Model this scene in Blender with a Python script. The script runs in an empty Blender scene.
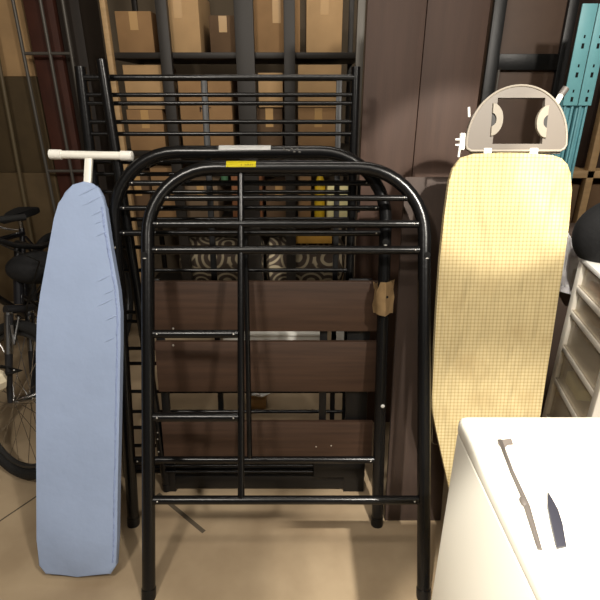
import bpy, bmesh, math, random
from mathutils import Vector, Matrix
random.seed(4)
C = bpy.context.scene.collection
R = math.radians
# ---------------------------------------------------------------- camera, world, lights, exposure
F = 480.0; PITCH = R(23); H = 1.5
cd = bpy.data.cameras.new('camera'); cam = bpy.data.objects.new('camera', cd); C.objects.link(cam)
cd.sensor_width = 36; cd.lens = F/600*36; cd.clip_start = 0.02
cam.location = (0, 0, H); cam.rotation_euler = (R(90)-PITCH, 0, 0)
bpy.context.scene.camera = cam
w = bpy.data.worlds.new('world'); bpy.context.scene.world = w; w.use_nodes = True
w.node_tree.nodes['Background'].inputs[0].default_value = (1.0, .93, .84, 1)
w.node_tree.nodes['Background'].inputs[1].default_value = 0.07
def area(name, loc, target, size, energy, col=(1, .93, .83), sy=None):
    l = bpy.data.lights.new(name, 'AREA'); l.energy = energy; l.color = col
    l.shape = 'RECTANGLE'; l.size = size; l.size_y = sy or size
    o = bpy.data.objects.new(name, l); C.objects.link(o); o.location = loc
    o.rotation_euler = (Vector(target)-Vector(loc)).to_track_quat('-Z', 'Y').to_euler()
    return o
area('ceiling_lamp_right', (1.25, -.7, 2.85), (.2, 1.7, .9), .16, 42, sy=.16)
area('ceiling_lamp_left', (-.95, -.6, 2.9), (-.1, 1.7, .8), .25, 32, sy=.25)
area('ceiling_lamp_aisle', (0, .2, 3.1), (0, 1.6, 0), 1.2, 12, sy=.15)
area('ceiling_lamp_back', (.2, 2.3, 3.1), (.1, 2.6, 0), 1.6, 10, sy=.2)
def spot(name, loc, target, energy, deg, blend, col=(1, .94, .84), r=.03):
    l = bpy.data.lights.new(name, 'SPOT'); l.energy = energy; l.color = col; l.spot_size = R(deg); l.spot_blend = blend
    l.shadow_soft_size = r
    o = bpy.data.objects.new(name, l); C.objects.link(o); o.location = loc
    o.rotation_euler = (Vector(target)-Vector(loc)).to_track_quat('-Z', 'Y').to_euler()
spot('ceiling_spotlight', (1.15, -.5, 2.8), (.68, 1.45, 1.42), 330, 17, .32)
spot('ceiling_spotlight', (.75, -.3, 2.9), (.68, .64, .85), 330, 28, .5)  # added lamp, makes the top of the ivory box glare white
spot('ceiling_spotlight', (-.5, -.4, 2.8), (.36, .58, .6), 420, 14, .6)  # added from the left to whiten the side of the ivory box
spot('ceiling_spotlight', (.1, .3, 2.95), (1.06, 1.79, .88), 230, 13, .6, r=.01)  # unseen extra lamp to lift the plastic bag and drawer cart
vs = bpy.context.scene.view_settings
vs.view_transform = 'Standard'; vs.look = 'None'; vs.gamma = 1; vs.exposure = 0.35; vs.use_curve_mapping = False

# ---------------------------------------------------------------- helpers
def ray(u, v):
    a = (u-300)/F; b = (300-v)/F
    return Vector((a, math.cos(PITCH)+b*math.sin(PITCH), -math.sin(PITCH)+b*math.cos(PITCH)))
class Plane:
    """a real leaning plane: foot line at distance D, leaning back by th degrees, turned by yaw"""
    def __init__(s, D, th=0, yaw=0):
        th = R(th); y = R(yaw)
        s.O = Vector((0, D, 0)); s.S = Vector((math.cos(y), math.sin(y), 0))
        s.T = Vector((-math.sin(th)*math.sin(y), math.sin(th)*math.cos(y), math.cos(th)))
        s.N = s.S.cross(s.T)
    def w(s, a, b, n=0): return s.O + s.S*a + s.T*b + s.N*n
    def st(s, u, v):
        d = ray(u, v); k = (s.O-Vector((0, 0, H))).dot(s.N)/d.dot(s.N)
        p = Vector((0, 0, H))+d*k-s.O
        return p.dot(s.S), p.dot(s.T)
def XZ(u, v, D):
    d = ray(u, v); k = D/d.y
    return d.x*k, H+d.z*k
class MB:
    def __init__(s): s.bm = bmesh.new()
    def poly(s, pts):
        return s.bm.faces.new([s.bm.verts.new(p) for p in pts])
    def box(s, x0, x1, y0, y1, z0, z1, bev=0, P=None, seg=2):
        vs_ = []
        for z in (z0, z1):
            for x, y in ((x0, y0), (x1, y0), (x1, y1), (x0, y1)):
                p = P.w(x, z, -y) if P else Vector((x, y, z))
                vs_.append(s.bm.verts.new(p))
        fs = [s.bm.faces.new([vs_[i] for i in f]) for f in ((0, 3, 2, 1), (4, 5, 6, 7), (0, 1, 5, 4), (1, 2, 6, 5), (2, 3, 7, 6), (3, 0, 4, 7))]
        if bev:
            es = list({e for f in fs for e in f.edges})
            bmesh.ops.bevel(s.bm, geom=es, offset=bev, segments=seg, profile=.5, affect='EDGES')
        return s
    def slab(s, pts, off, bev=0, seg=3):
        """pts: outline (world vectors), off: extrusion vector"""
        a = [s.bm.verts.new(p) for p in pts]; b = [s.bm.verts.new(Vector(p)+off) for p in pts]
        n = len(pts)
        fa = s.bm.faces.new(a); fb = s.bm.faces.new(b[::-1])
        for i in range(n): s.bm.faces.new((a[i], b[i], b[(i+1) % n], a[(i+1) % n]))
        if bev:
            es = list(fa.edges)+list(fb.edges)
            bmesh.ops.bevel(s.bm, geom=es, offset=bev, segments=seg, profile=.5, affect='EDGES')
        return s
    def tube(s, pts, r, seg=12, cap=True, closed=False, rs=None):
        pts = [Vector(p) for p in pts]; n = len(pts); rings = []; prev = None
        for i, p in enumerate(pts):
            if closed: t = pts[(i+1) % n]-pts[i-1]
            else: t = pts[min(i+1, n-1)]-pts[max(i-1, 0)]
            t.normalize()
            if prev is None:
                a = t.orthogonal().normalized()
            else:
                a = prev-t*prev.dot(t)
                a = a.normalized() if a.length > 1e-6 else t.orthogonal().normalized()
            prev = a; b = t.cross(a); rr = rs[i] if rs else r
            rings.append([s.bm.verts.new(p+(a*math.cos(k*2*math.pi/seg)+b*math.sin(k*2*math.pi/seg))*rr) for k in range(seg)])
        m = n if closed else n-1
        for i in range(m):
            A, B = rings[i], rings[(i+1) % n]
            sh = 0
            if closed and i == n-1:
                sh = min(range(seg), key=lambda q: (B[q].co-A[0].co).length)
            for k in range(seg):
                s.bm.faces.new((A[k], A[(k+1) % seg], B[(k+1+sh) % seg], B[(k+sh) % seg]))
        if cap and not closed:
            s.bm.faces.new(rings[0][::-1]); s.bm.faces.new(rings[-1])
        return s
    def ball(s, c, r, sc=(1, 1, 1), u=14, v=9, fn=None):
        M = Matrix.Translation(c) @ Matrix.Diagonal((r*sc[0], r*sc[1], r*sc[2], 1))
        g = bmesh.ops.create_uvsphere(s.bm, u_segments=u, v_segments=v, radius=1, matrix=M)
        if fn:
            for q in g['verts']: q.co = fn(q.co)
        return s
    def build(s, name, mat, parent=None, smooth=True, label=None):
        bmesh.ops.recalc_face_normals(s.bm, faces=s.bm.faces)
        cs = [v.co.copy() for v in s.bm.verts]
        if parent is None:
            mn = Vector([min(c[i] for c in cs) for i in range(3)]); mx = Vector([max(c[i] for c in cs) for i in range(3)])
            org = Vector(((mn.x+mx.x)/2, (mn.y+mx.y)/2, mn.z))
        else:
            org = Vector(parent['_o']) if '_o' in parent else Vector((0, 0, 0))
        for v in s.bm.verts: v.co -= org
        me = bpy.data.meshes.new(name); s.bm.to_mesh(me); s.bm.free()
        if smooth:
            me.shade_smooth() if hasattr(me, 'shade_smooth') else None
            me.set_sharp_from_angle(angle=R(40))
        me.materials.append(mat)
        o = bpy.data.objects.new(name, me); C.objects.link(o)
        if parent is None: o.location = org; o['_o'] = org
        else: o.parent = parent; o['_o'] = org
        if label: o['label'] = label
        return o
def tag(o, label, cat, group=None, kind=None):
    o['label'] = label; o['category'] = cat
    if group: o['group'] = group
    if kind: o['kind'] = kind
    return o
def thing(name, loc, label, cat, group=None):
    o = bpy.data.objects.new(name, None); C.objects.link(o); o.location = loc; o['_o'] = Vector(loc)
    o.empty_display_size = .1
    return tag(o, label, cat, group)
def arc(c, A, B, r, a0, a1, n=8):
    return [c+A*(r*math.cos(a0+(a1-a0)*i/n))+B*(r*math.sin(a0+(a1-a0)*i/n)) for i in range(n+1)]

# ---------------------------------------------------------------- materials
def lin(c): return tuple(((x/255)/12.92 if x/255 <= .04045 else ((x/255+.055)/1.055)**2.4) for x in c)+(1,)
def M(name, col, rough=.5, metal=0, var=.0, scale=8, bump=0, bscale=60, stretch=(1, 1, 1), trans=0, col2=None, alpha=1, ior=1.45, coat=0, detail=4):
    m = bpy.data.materials.new(name); m.use_nodes = True; nt = m.node_tree; b = nt.nodes['Principled BSDF']
    b.inputs['Roughness'].default_value = rough; b.inputs['Metallic'].default_value = metal
    b.inputs['Transmission Weight'].default_value = trans; b.inputs['IOR'].default_value = ior
    b.inputs['Coat Weight'].default_value = coat
    if alpha < 1: b.inputs['Alpha'].default_value = alpha
    c = lin(col); b.inputs['Base Color'].default_value = c
    tc = nt.nodes.new('ShaderNodeTexCoord'); mp = nt.nodes.new('ShaderNodeMapping'); mp.inputs['Scale'].default_value = stretch
    nt.links.new(tc.outputs['Object'], mp.inputs[0])
    if var or col2:
        n = nt.nodes.new('ShaderNodeTexNoise'); n.inputs['Scale'].default_value = scale; n.inputs['Detail'].default_value = detail
        nt.links.new(mp.outputs[0], n.inputs[0])
        rp = nt.nodes.new('ShaderNodeValToRGB'); rp.color_ramp.elements[0].position = .35; rp.color_ramp.elements[1].position = .65
        c2 = lin(col2) if col2 else tuple(min(1, x*(1+var)) for x in c[:3])+(1,)
        c1 = c if col2 else tuple(x*(1-var) for x in c[:3])+(1,)
        rp.color_ramp.elements[0].color = c1; rp.color_ramp.elements[1].color = c2
        nt.links.new(n.outputs[0], rp.inputs[0]); nt.links.new(rp.outputs[0], b.inputs['Base Color'])
    if bump:
        n2 = nt.nodes.new('ShaderNodeTexNoise'); n2.inputs['Scale'].default_value = bscale; n2.inputs['Detail'].default_value = 3
        nt.links.new(mp.outputs[0], n2.inputs[0])
        bp = nt.nodes.new('ShaderNodeBump'); bp.inputs['Strength'].default_value = bump; bp.inputs['Distance'].default_value = .01
        nt.links.new(n2.outputs[0], bp.inputs['Height']); nt.links.new(bp.outputs[0], b.inputs['Normal'])
    return m
blackm = M('black_enamel', (13, 13, 14), .27, .0, bump=.04, bscale=90)
blackm2 = M('black_satin', (11, 11, 12), .42, bump=.05)
holem = M('bolt_hole_black', (4, 4, 4), .9)
chrome = M('chrome', (190, 190, 190), .2, 1)
weld_glintm = M('bare_weld', (215, 212, 205), .35, .6)
woodV = M('dark_laminate_upright', (66, 47, 37), .65, var=.10, scale=5, stretch=(9, 9, .7), bump=.04, bscale=30)
woodH = M('dark_laminate_board', (66, 47, 35), .6, var=.16, scale=5, stretch=(.6, 6, 13), bump=.05, bscale=30)
wood2 = M('dark_laminate_leaning', (60, 47, 40), .65, var=.1, scale=5, stretch=(9, 9, .7))
bluem = M('blue_cotton', (154, 171, 202), .9, var=.04, scale=4, bump=.35, bscale=14)
bluetrim = M('blue_hem', (144, 160, 198), .9, bump=.8, bscale=60)
whitep = M('white_plastic', (236, 234, 226), .45)
whitemet = M('white_painted_steel', (236, 234, 224), .35)
restm = M('grey_beige_plastic', (104, 96, 87), .5)
restd = M('rest_recess', (44, 42, 40), .6)
conc = M('concrete_floor', (150, 130, 104), .55, var=.0, col2=(176, 156, 128), scale=3.5, bump=.08, bscale=18, detail=7)
tealm = M('teal_enamel', (96, 152, 162), .45, var=.08, scale=14)
card = M('cardboard', (140, 108, 72), .85, var=.12, scale=5)
cardl = M('cardboard_light', (170, 138, 98), .85, var=.1, scale=5)
cardd = M('cardboard_dark', (92, 70, 48), .85, var=.15, scale=5)
maroon = M('red_brown_board', (66, 32, 20), .7, var=.15)
shelfm = M('grey_steel', (92, 88, 82), .45, .3)
darksteel = M('dark_steel', (40, 36, 32), .5, .2)
rubber = M('tyre_rubber', (24, 24, 24), .75, bump=.5, bscale=160)
cream = M('cream_plastic', (226, 214, 186), .5)
blackfab = M('black_fabric', (9, 9, 11), .85, bump=.3, bscale=40)
paper = M('brown_paper', (176, 146, 104), .85, var=.1, scale=30)
labw = M('white_label', (240, 240, 238), .6)
laby = M('yellow_label', (244, 228, 30), .6)
ink = M('label_ink', (96, 90, 30), .7)
whitefab = M('white_film', (250, 248, 250), .6, bump=.5, bscale=12)
yellowp = M('yellow_plastic', (214, 178, 40), .5)
paleyel = M('pale_yellow_paper', (244, 234, 176), .7)
greenp = M('green_plastic', (70, 110, 80), .5)
beigew = M('pale_wood', (170, 140, 100), .6, var=.1, stretch=(1, 1, 6))
cartw = M('frosted_frame_plastic', (222, 216, 204), .4)
cartd = M('clear_drawer_plastic', (226, 214, 192), .25, trans=.5, alpha=.5)
boxw = M('ivory_plastic', (244, 240, 226), .4)
greyl = M('grey_plastic', (84, 78, 74), .5)
slate = M('slate_plastic', (46, 46, 54), .45)
wallm = M('block_wall', (92, 80, 64), .9, var=.08, scale=2, bump=.1)
ceilm = M('ceiling_board', (150, 145, 135), .9, var=.05)
orange = M('orange_plastic', (190, 120, 50), .5)

def check_mat():
    m = bpy.data.materials.new('yellow_checked_cotton'); m.use_nodes = True; nt = m.node_tree; N = nt.nodes; b = N['Principled BSDF']
    b.inputs['Roughness'].default_value = .9
    tc = N.new('ShaderNodeTexCoord'); sp = N.new('ShaderNodeSeparateXYZ'); nt.links.new(tc.outputs['Object'], sp.inputs[0])
    def line(sock, pitch):
        a = N.new('ShaderNodeMath'); a.operation = 'DIVIDE'; a.inputs[1].default_value = pitch; nt.links.new(sock, a.inputs[0])
        f = N.new('ShaderNodeMath'); f.operation = 'FRACT'; nt.links.new(a.outputs[0], f.inputs[0])
        g = N.new('ShaderNodeMath'); g.operation = 'GREATER_THAN'; g.inputs[1].default_value = .66; nt.links.new(f.outputs[0], g.inputs[0])
        return g
    gx = line(sp.outputs['X'], .0118); gz = line(sp.outputs['Z'], .0116)
    mx = N.new('ShaderNodeMath'); mx.operation = 'ADD'; nt.links.new(gx.outputs[0], mx.inputs[0]); nt.links.new(gz.outputs[0], mx.inputs[1])
    rp = N.new('ShaderNodeValToRGB'); rp.color_ramp.interpolation = 'CONSTANT'
    rp.color_ramp.elements[0].position = 0; rp.color_ramp.elements[0].color = lin((204, 187, 143))
    rp.color_ramp.elements[1].position = .3; rp.color_ramp.elements[1].color = lin((188, 169, 123))
    e = rp.color_ramp.elements.new(.8); e.color = lin((168, 148, 102))
    h = N.new('ShaderNodeMath'); h.operation = 'MULTIPLY'; h.inputs[1].default_value = .5; nt.links.new(mx.outputs[0], h.inputs[0])
    nt.links.new(h.outputs[0], rp.inputs[0])
    # faint scorch stains with a shape of their own
    n = N.new('ShaderNodeTexNoise'); n.inputs['Scale'].default_value = 6; nt.links.new(tc.outputs['Object'], n.inputs[0])
    r2 = N.new('ShaderNodeValToRGB'); r2.color_ramp.elements[0].position = .55; r2.color_ramp.elements[1].position = .75
    r2.color_ramp.elements[0].color = (0, 0, 0, 1); r2.color_ramp.elements[1].color = (.45, .45, .45, 1)
    nt.links.new(n.outputs[0], r2.inputs[0])
    mix = N.new('ShaderNodeMix'); mix.data_type = 'RGBA'; mix.inputs[7].default_value = lin((170, 144, 98))
    nt.links.new(r2.outputs[0], mix.inputs[0]); nt.links.new(rp.outputs[0], mix.inputs[6]); nt.links.new(mix.outputs[2], b.inputs['Base Color'])
    mp = N.new('ShaderNodeMapping'); mp.inputs['Scale'].default_value = (5, 1, 1.2); nt.links.new(tc.outputs['Object'], mp.inputs[0])
    n3 = N.new('ShaderNodeTexNoise'); n3.inputs['Scale'].default_value = 4; nt.links.new(mp.outputs[0], n3.inputs[0])
    bp = N.new('ShaderNodeBump'); bp.inputs['Strength'].default_value = .8; bp.inputs['Distance'].default_value = .035
    nt.links.new(n3.outputs[0], bp.inputs['Height']); nt.links.new(bp.outputs[0], b.inputs['Normal'])
    return m
checkm = check_mat()
def scroll_mat():
    m = bpy.data.materials.new('scroll_patterned_fabric'); m.use_nodes = True; nt = m.node_tree; N = nt.nodes; b = N['Principled BSDF']
    b.inputs['Roughness'].default_value = .85
    tc = N.new('ShaderNodeTexCoord'); wv = N.new('ShaderNodeTexWave'); wv.wave_type = 'RINGS'; wv.rings_direction = 'SPHERICAL'
    mp = N.new('ShaderNodeMapping'); mp.inputs['Scale'].default_value = (1, 1, 1); nt.links.new(tc.outputs['Object'], mp.inputs[0])
    vo = N.new('ShaderNodeTexVoronoi'); vo.inputs['Scale'].default_value = 7; nt.links.new(mp.outputs[0], vo.inputs[0])
    ad = N.new('ShaderNodeMath'); ad.operation = 'MULTIPLY'; ad.inputs[1].default_value = 26; nt.links.new(vo.outputs['Distance'], ad.inputs[0])
    sn = N.new('ShaderNodeMath'); sn.operation = 'SINE'; nt.links.new(ad.outputs[0], sn.inputs[0])
    rp = N.new('ShaderNodeValToRGB'); rp.color_ramp.elements[0].position = .2; rp.color_ramp.elements[1].position = .5
    rp.color_ramp.elements[0].color = lin((60, 48, 38)); rp.color_ramp.elements[1].color = lin((150, 138, 114))
    nt.links.new(sn.outputs[0], rp.inputs[0]); nt.links.new(rp.outputs[0], b.inputs['Base Color'])
    return m
scrollm = scroll_mat()

# ---------------------------------------------------------------- setting
def struct(o): o['kind'] = 'structure'; return o
struct(MB().box(-3.2, 3.2, -2.5, 4.0, -.1, 0).build('floor', conc, smooth=False))
struct(MB().box(-3.2, 3.2, 3.9, 4.0, 0, 3.5).build('wall_back', wallm, smooth=False))
struct(MB().box(-3.3, -3.2, -2.5, 4.0, 0, 3.5).build('wall_left', wallm, smooth=False))
struct(MB().box(3.2, 3.3, -2.5, 4.0, 0, 3.5).build('wall_right', wallm, smooth=False))
struct(MB().box(-3.2, 3.2, -2.5, 4.0, 3.5, 3.6).build('ceiling', ceilm, smooth=False))

# ---------------------------------------------------------------- bunk bed ends
def bunk_end(P, sl, sr, top, rc, r, rails, upright, label, low=0.0, holes=()):
    root = thing('metal_bed_end', P.w((sl+sr)/2, 0), label, 'bed frame')
    m = MB(); pts = [P.w(sl, low)]
    pts += [P.w(sl, low+(top-rc-low)*k/4) for k in range(1, 4)]
    pts += [P.w(sl+rc-rc*math.cos(k*math.pi/20), top-rc+rc*math.sin(k*math.pi/20)) for k in range(11)]
    pts += [P.w(sr-rc+rc*math.sin(k*math.pi/20), top-rc+rc*math.cos(k*math.pi/20)) for k in range(11)]
    pts += [P.w(sr, low+(top-rc-low)*k/4) for k in (3, 2, 1, 0)]
    m.tube(pts, r, 20); fr = m.build('tube_frame', blackm, root)
    for sx in (sl, sr):
        MB().tube([P.w(sx, low-.004), P.w(sx, low+.03)], r+.002, 16).build('foot_cap', blackm2, root)
    for (a, b, t, rr) in rails:
        # where the rail meets the curved corner it ends on the bend
        ra = MB().tube([P.w(a, t), P.w(b, t)], rr, 12).build('rail', blackm, root)
        for q, e in ((a, 1), (b, -1)):
            if rr > .0075: MB().ball(P.w(q+e*.014 if q in (a, b) else q, t, rr*.9), .003).build('weld_bead', weld_glintm, ra)
    if upright:
        MB().tube([P.w(upright[0], upright[1]), P.w(upright[0], upright[2])], upright[3], 14).build('upright', blackm, root)
    for (a, t) in holes:
        MB().tube([P.w(a, t, r*.7), P.w(a, t, r*1.0+.002)], .0105, 14).build('bolt_hole', holem, fr)
        MB().ball(P.w(a, t-.010, r*.98), .004, (1.6, 1, .6)).build('bolt_rim', weld_glintm, fr)  # pale bead put in as a glint just below the bolt hole
    return root
def bend(sl, sr, top, rc, t, r):
    """rail end points on the tube centre line at height t"""
    k = max(0, t-(top-rc)); d = rc-math.sqrt(max(0, rc*rc-k*k))
    return sl+d, sr-d
PA = Plane(1.06, 22.5); PB = Plane(1.351, 13.5); PC = Plane(1.6, 6.5)
aL, aR, aT, aC = -.492, .402, 1.393, .215
def ar(t, rr, b=None):
    e0, e1 = bend(aL, aR, aT, aC, t, rr); return (e0+.018, (b if b is not None else e1-.018), t, rr)
A = bunk_end(PA, aL, aR, aT, aC, .0212, [ar(1.296, .0098), ar(1.212, .0128), ar(1.128, .014), ar(.857, .014, -.2), ar(.587, .0148, -.2), ar(.317, .014)],
     (-.191, .32, 1.372, .0115), 'black tubular bed end at the front with a yellow price sticker on its top bar',
     holes=((aL-.004, 1.11), (aR+.004, 1.11)))
bL, bR, bT, bC = -.634, .293, 1.366, .225
def br(t, rr):
    e0, e1 = bend(bL, bR, bT, bC, t, rr); return (e0+.018, e1-.018, t, rr)
B = bunk_end(PB, bL, bR, bT, bC, .0212, [br(1.265, .0095), br(1.182, .0095), br(1.098, .0105), br(.262, .013)], (-.187, .262, 1.1, .0095),
     'black tubular bed end with white label on top bar, paper wrapped round right leg',
     holes=((bL, 1.06), (bR-.002, 1.068)))
# stickers, tag and white bolt cap on the bed ends
def sticker(P, s0, s1, t0, t1, n, mat, parent, name='price_sticker', R0=.0212, label=None):
    m = MB(); k = 6; bm = m.bm; vv = []
    tc = n
    for i in range(k+1):
        t = t0+(t1-t0)*i/k; dz = t-tc; nn = math.sqrt(max(1e-6, (R0+.0012)**2-dz*dz))
        vv.append((bm.verts.new(P.w(s0, t, nn)), bm.verts.new(P.w(s1, t, nn))))
    for i in range(k): bm.faces.new((vv[i][0], vv[i][1], vv[i+1][1], vv[i+1][0]))
    bmesh.ops.solidify(bm, geom=bm.faces[:], thickness=.0005)
    return m.build(name, mat, parent, label=label)
s0, _ = PA.st(227, 165); s1, _ = PA.st(256.5, 165)
ys = sticker(PA, s0, s1, aT-.003, aT+.0195, aT, laby, A, label='yellow price sticker')
m = MB()
random.seed(11)
x = s0+.058
for ch in range(6):      # tiny, barely legible characters at the right end of the sticker
    hgt = .0055
    zc = aT+.004; nn = math.sqrt((.0212+.0022)**2-.004**2)+.0002
    if ch == 0: x = s0+.047
    for k in range(3):
        a = random.uniform(0, .0035); b = random.uniform(0, .0035)
        m.tube([PA.w(x+a, zc-hgt/2+k*.0015, nn), PA.w(x+b, zc-hgt/2+k*.0015+.0025, nn-.0003)], .0005, 5)
    x += .0055 if ch else .013
m.build('sticker_print', ink, ys)
s0, _ = PB.st(219.5, 147); s1, _ = PB.st(271, 147)
sticker(PB, s0, s1, bT+.004, bT+.0208, bT, labw, B, 'paper_label', label='blank white paper label')
c = PB.w(PB.st(382, 404)[0]-.001, PB.st(382, 404)[1], .0215)
MB().ball(c, .0075, (1, .5, 1)).build('bolt_cap', M('white_bolt', (205, 205, 200), .4), B)
# paper taped round the right leg of the second bed end
m = MB(); prof = []
NS = 14; t0, t1 = PB.st(385, 313)[1], PB.st(385, 283)[1]
grid = []
for i in range(NS):
    a = math.pi*2*i/(NS-1)*.86-math.pi*.93
    rr = .034+.004*math.cos(3*a)+(.01 if abs(a+.4) < .6 else 0)
    jag = random.uniform(-.012, .012)+(-.022 if i in (3, 4, 5) else 0)+(.012 if i in (8, 9) else 0)
    col = []
    for j in range(5):
        t = t0+(t1+jag-t0)*j/4+random.uniform(-.004, .004)
        r2 = rr+random.uniform(-.005, .005)
        col.append(m.bm.verts.new(PB.w(bR+r2*math.sin(a)*.98, t, r2*math.cos(a))))
    grid.append(col)
for i in range(NS-1):
    for j in range(4): m.bm.faces.new((grid[i][j], grid[i+1][j], grid[i+1][j+1], grid[i][j+1]))
bmesh.ops.solidify(m.bm, geom=m.bm.faces[:], thickness=.0012)
pw = m.build('paper_wrap', paper, B, label='torn brown paper wrap')
MB().ball(PB.w(bR+.004, (t0+t1)/2+.01, .041), .006, (1, .4, .8)).build('tear', holem, pw)
# scuffed tape marks on the second bar
m = MB()
for k in range(7):
    s_ = PB.st(284+k*2.6, 152)[0]; m.ball(PB.w(s_, bT+.003+random.uniform(-.006, .006), .0205), .004, (1.2, .5, .7))
m.build('scuffed_tape', M('scuffed_grey', (92, 90, 86), .6), B)

# tall third frame: paired rails
def tC(v): return PC.st(250, v)[1]
tl, tr = -.735, .187
croot = thing('rail_bed_frame', PC.w(-.27, 0), 'tall black metal bed frame with many thin rails standing behind the two bed ends', 'bed frame')
for s_, r_, hi in ((tl, .019, 1.60), (tr, .0155, 1.60)):
    MB().tube([PC.w(s_, 0), PC.w(s_, hi)], r_, 16).build('post', blackm, croot)
for s_, r_ in ((-.323, .0105), (.132, .0095)):
    MB().box(s_-r_, s_+r_, -.008, .008, .05, 1.575, .002, PC).build('upright', blackm2, croot)
for v in (78, 95, 103.5, 122, 134, 162, 174, 192, 219, 247, 270, 312, 321, 348, 363, 391, 411, 427, 445, 462, 471):
    rr = .0105 if v == 78 else (.0072 if v in (95, 103.5, 122, 134, 391, 411) else .0075)
    MB().tube([PC.w(tl+.005, tC(v), .004), PC.w(tr-.005, tC(v), .004)], rr, 10).build('rail', blackm, croot)
MB().tube([PC.w(.21, tC(212), .012), PC.w(.21, tC(180), .012)], .006, 10).build('stub', blackm, croot)
MB().tube([PC.w(tl, .045), PC.w(tr, .045)], .011, 10).build('bottom_rail', blackm, croot)
# long loose rail leaning in front of the third frame
PL = Plane(1.525, 7.5)
a_, b_ = PL.st(168, 492), PL.st(104.5, 80)
d_ = (b_[0]-a_[0])/(b_[1]-a_[1])
root = thing('bed_side_rail', PL.w(a_[0]-d_*a_[1], 0), 'long black tubular rail leaning at a slant left of the bed ends', 'bed rail')
MB().tube([PL.w(a_[0]-d_*a_[1], .005), PL.w(b_[0]+d_*.06, b_[1]+.06)], .0175, 16).build('tube', blackm, root)
MB().tube([PL.w(a_[0]-d_*a_[1], .0), PL.w(a_[0]-d_*a_[1]+d_*.03, .03)], .0195, 14).build('foot_cap', blackm2, root)

# ---------------------------------------------------------------- slatted wooden headboard
PW = Plane(1.50, 7.5)
root = thing('slatted_headboard', PW.w(-.13, 0), 'dark brown headboard of three wide horizontal boards behind the black bed ends', 'headboard')
for v0, v1 in ((330.5, 281), (390.5, 341), (459, 421)):
    t0, t1 = PW.st(250, v0)[1], PW.st(250, v1)[1]
    bo = MB().box(-.54, .285, -.012, .012, t0, t1, .003, PW).build('board', woodH, root)
    m = MB()
    if v0 == 459:
        m.bm.free()
        for u, v in ((158.5, 431), (158.5, 437.5), (159.5, 450), (316, 445), (331, 444)):
            s_, t_ = PW.st(u, v); MB().ball(PW.w(s_, t_, .0125), .003, (1, .4, 1)).build('screw', weld_glintm, bo)
    if v0 == 390.5:
        for u, v in ((163, 345), ): 
            s_, t_ = PW.st(174, 344.2); m.ball(PW.w(s_, t_, .0125), .004, (1, .5, 1))
        m.build('screw', weld_glintm, bo)
    if v0 == 330.5:
        s_, t_ = PW.st(174, 327.5); m.ball(PW.w(s_, t_, .0125), .004, (1, .5, 1)); m.build('screw', weld_glintm, bo)
t0, t1 = PW.st(250, 490.5)[1], PW.st(250, 478)[1]
MB().box(-.55, .262, .0135, .034, t0, t1, .003, PW).build('lower_beam', blackm, root)
MB().box(.055, .262, .0, .012, t1+.002, .142, .002, PW).build('lower_plate', blackm2, root)
for v in (466.5, 472.5): MB().tube([PW.w(-.545, PW.st(250, v)[1], -.006), PW.w(.052, PW.st(250, v)[1], -.006)], .006, 10).build('lower_rod', blackm, root)
for s0, s1 in ((-.54, -.51), (.178, .262)):
    MB().box(s0, s1, .0125, .03, 0, .9, .002, PW).build('stile', blackm2, root)
s0, s1 = PW.st(320, 335)[0], PW.st(327.5, 335)[0]
MB().box(s0, s1, .0125, .025, .1, .88, .001, PW).build('brace', blackm2, root)

# ---------------------------------------------------------------- brown panels
P1 = Plane(1.97, 0)
xs = [P1.st(362, 120)[0], P1.st(420.5, 76)[0], P1.st(420.5, 76)[0]+.003, P1.st(481, 76)[0]]
for i, (a, b) in enumerate(((xs[0], xs[1]), (xs[2], xs[3]))):
    o = MB().box(a, b, 1.97, 1.992, 0, 2.02 if i == 0 else 2.05, .0015).build('tall_panel', woodV)
    tag(o, ['tall brown laminate panel standing behind the bed ends, left of the two tall panels', 'tall brown laminate panel behind the checked ironing board, right of the two tall panels'][i], 'panel', 'tall laminate panels')
P2 = Plane(1.365, 13.2)
m = MB(); bl, br_ = .326, .55
sk = .030
m.slab([P2.w(bl, 0, 0), P2.w(br_-.01, 0, 0), P2.w(br_+sk-.01, 1.283, 0), P2.w(bl+sk, 1.283, 0)], P2.N*-.018, .0015, 1)
tag(m.build('laminate_board', wood2), 'shorter dark brown board leaning between the bed ends and the checked ironing board', 'panel')
# end stop strip at its left foot
# ---------------------------------------------------------------- blue ironing board
PBl = Plane(1.10, 22)
px = [(83, 181), (91, 182.5), (97.5, 187), (102, 195), (105, 207), (107.5, 225), (110.5, 245), (114.5, 268), (118.5, 290), (120.5, 312), (120.5, 345), (119.5, 400), (118.5, 450), (117.5, 500), (117, 540), (116, 566), (110, 575), (77, 577), (45, 575), (38, 566), (36.5, 540), (36.3, 500), (36.2, 450), (36, 400), (36, 350), (37, 318), (40.5, 292), (45.5, 265), (50, 240), (54, 218), (58.5, 203), (64, 192), (72, 184)]
root = thing('ironing_board', PBl.w(-.73, 0), 'ironing board with a plain pale blue cover standing on its wide end at the left', 'ironing board')
out = [PBl.w(*PBl.st(u, v)) for u, v in px]
m = MB(); m.slab(out, PBl.N*-.028, .008, 4)
bmesh.ops.triangulate(m.bm, faces=[f for f in m.bm.faces if len(f.verts) > 6])
m.build('cover', bluem, root)
# hem: gathered edge on the right side
m = MB(); pts = []
for i in range(4, 16):
    u, v = px[i]; s_, t_ = PBl.st(u, v); pts.append((s_-.011, t_))
fine = []
for i in range(len(pts)-1):
    for k in range(8):
        f = k/8; fine.append((pts[i][0]*(1-f)+pts[i+1][0]*f+random.uniform(-.0012, .0012), pts[i][1]*(1-f)+pts[i+1][1]*f))
m.tube([PBl.w(a, b, -.003+random.uniform(-.0008, .0008)) for a, b in fine], .0045, 8); m.build('hem', bluetrim, root)
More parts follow.
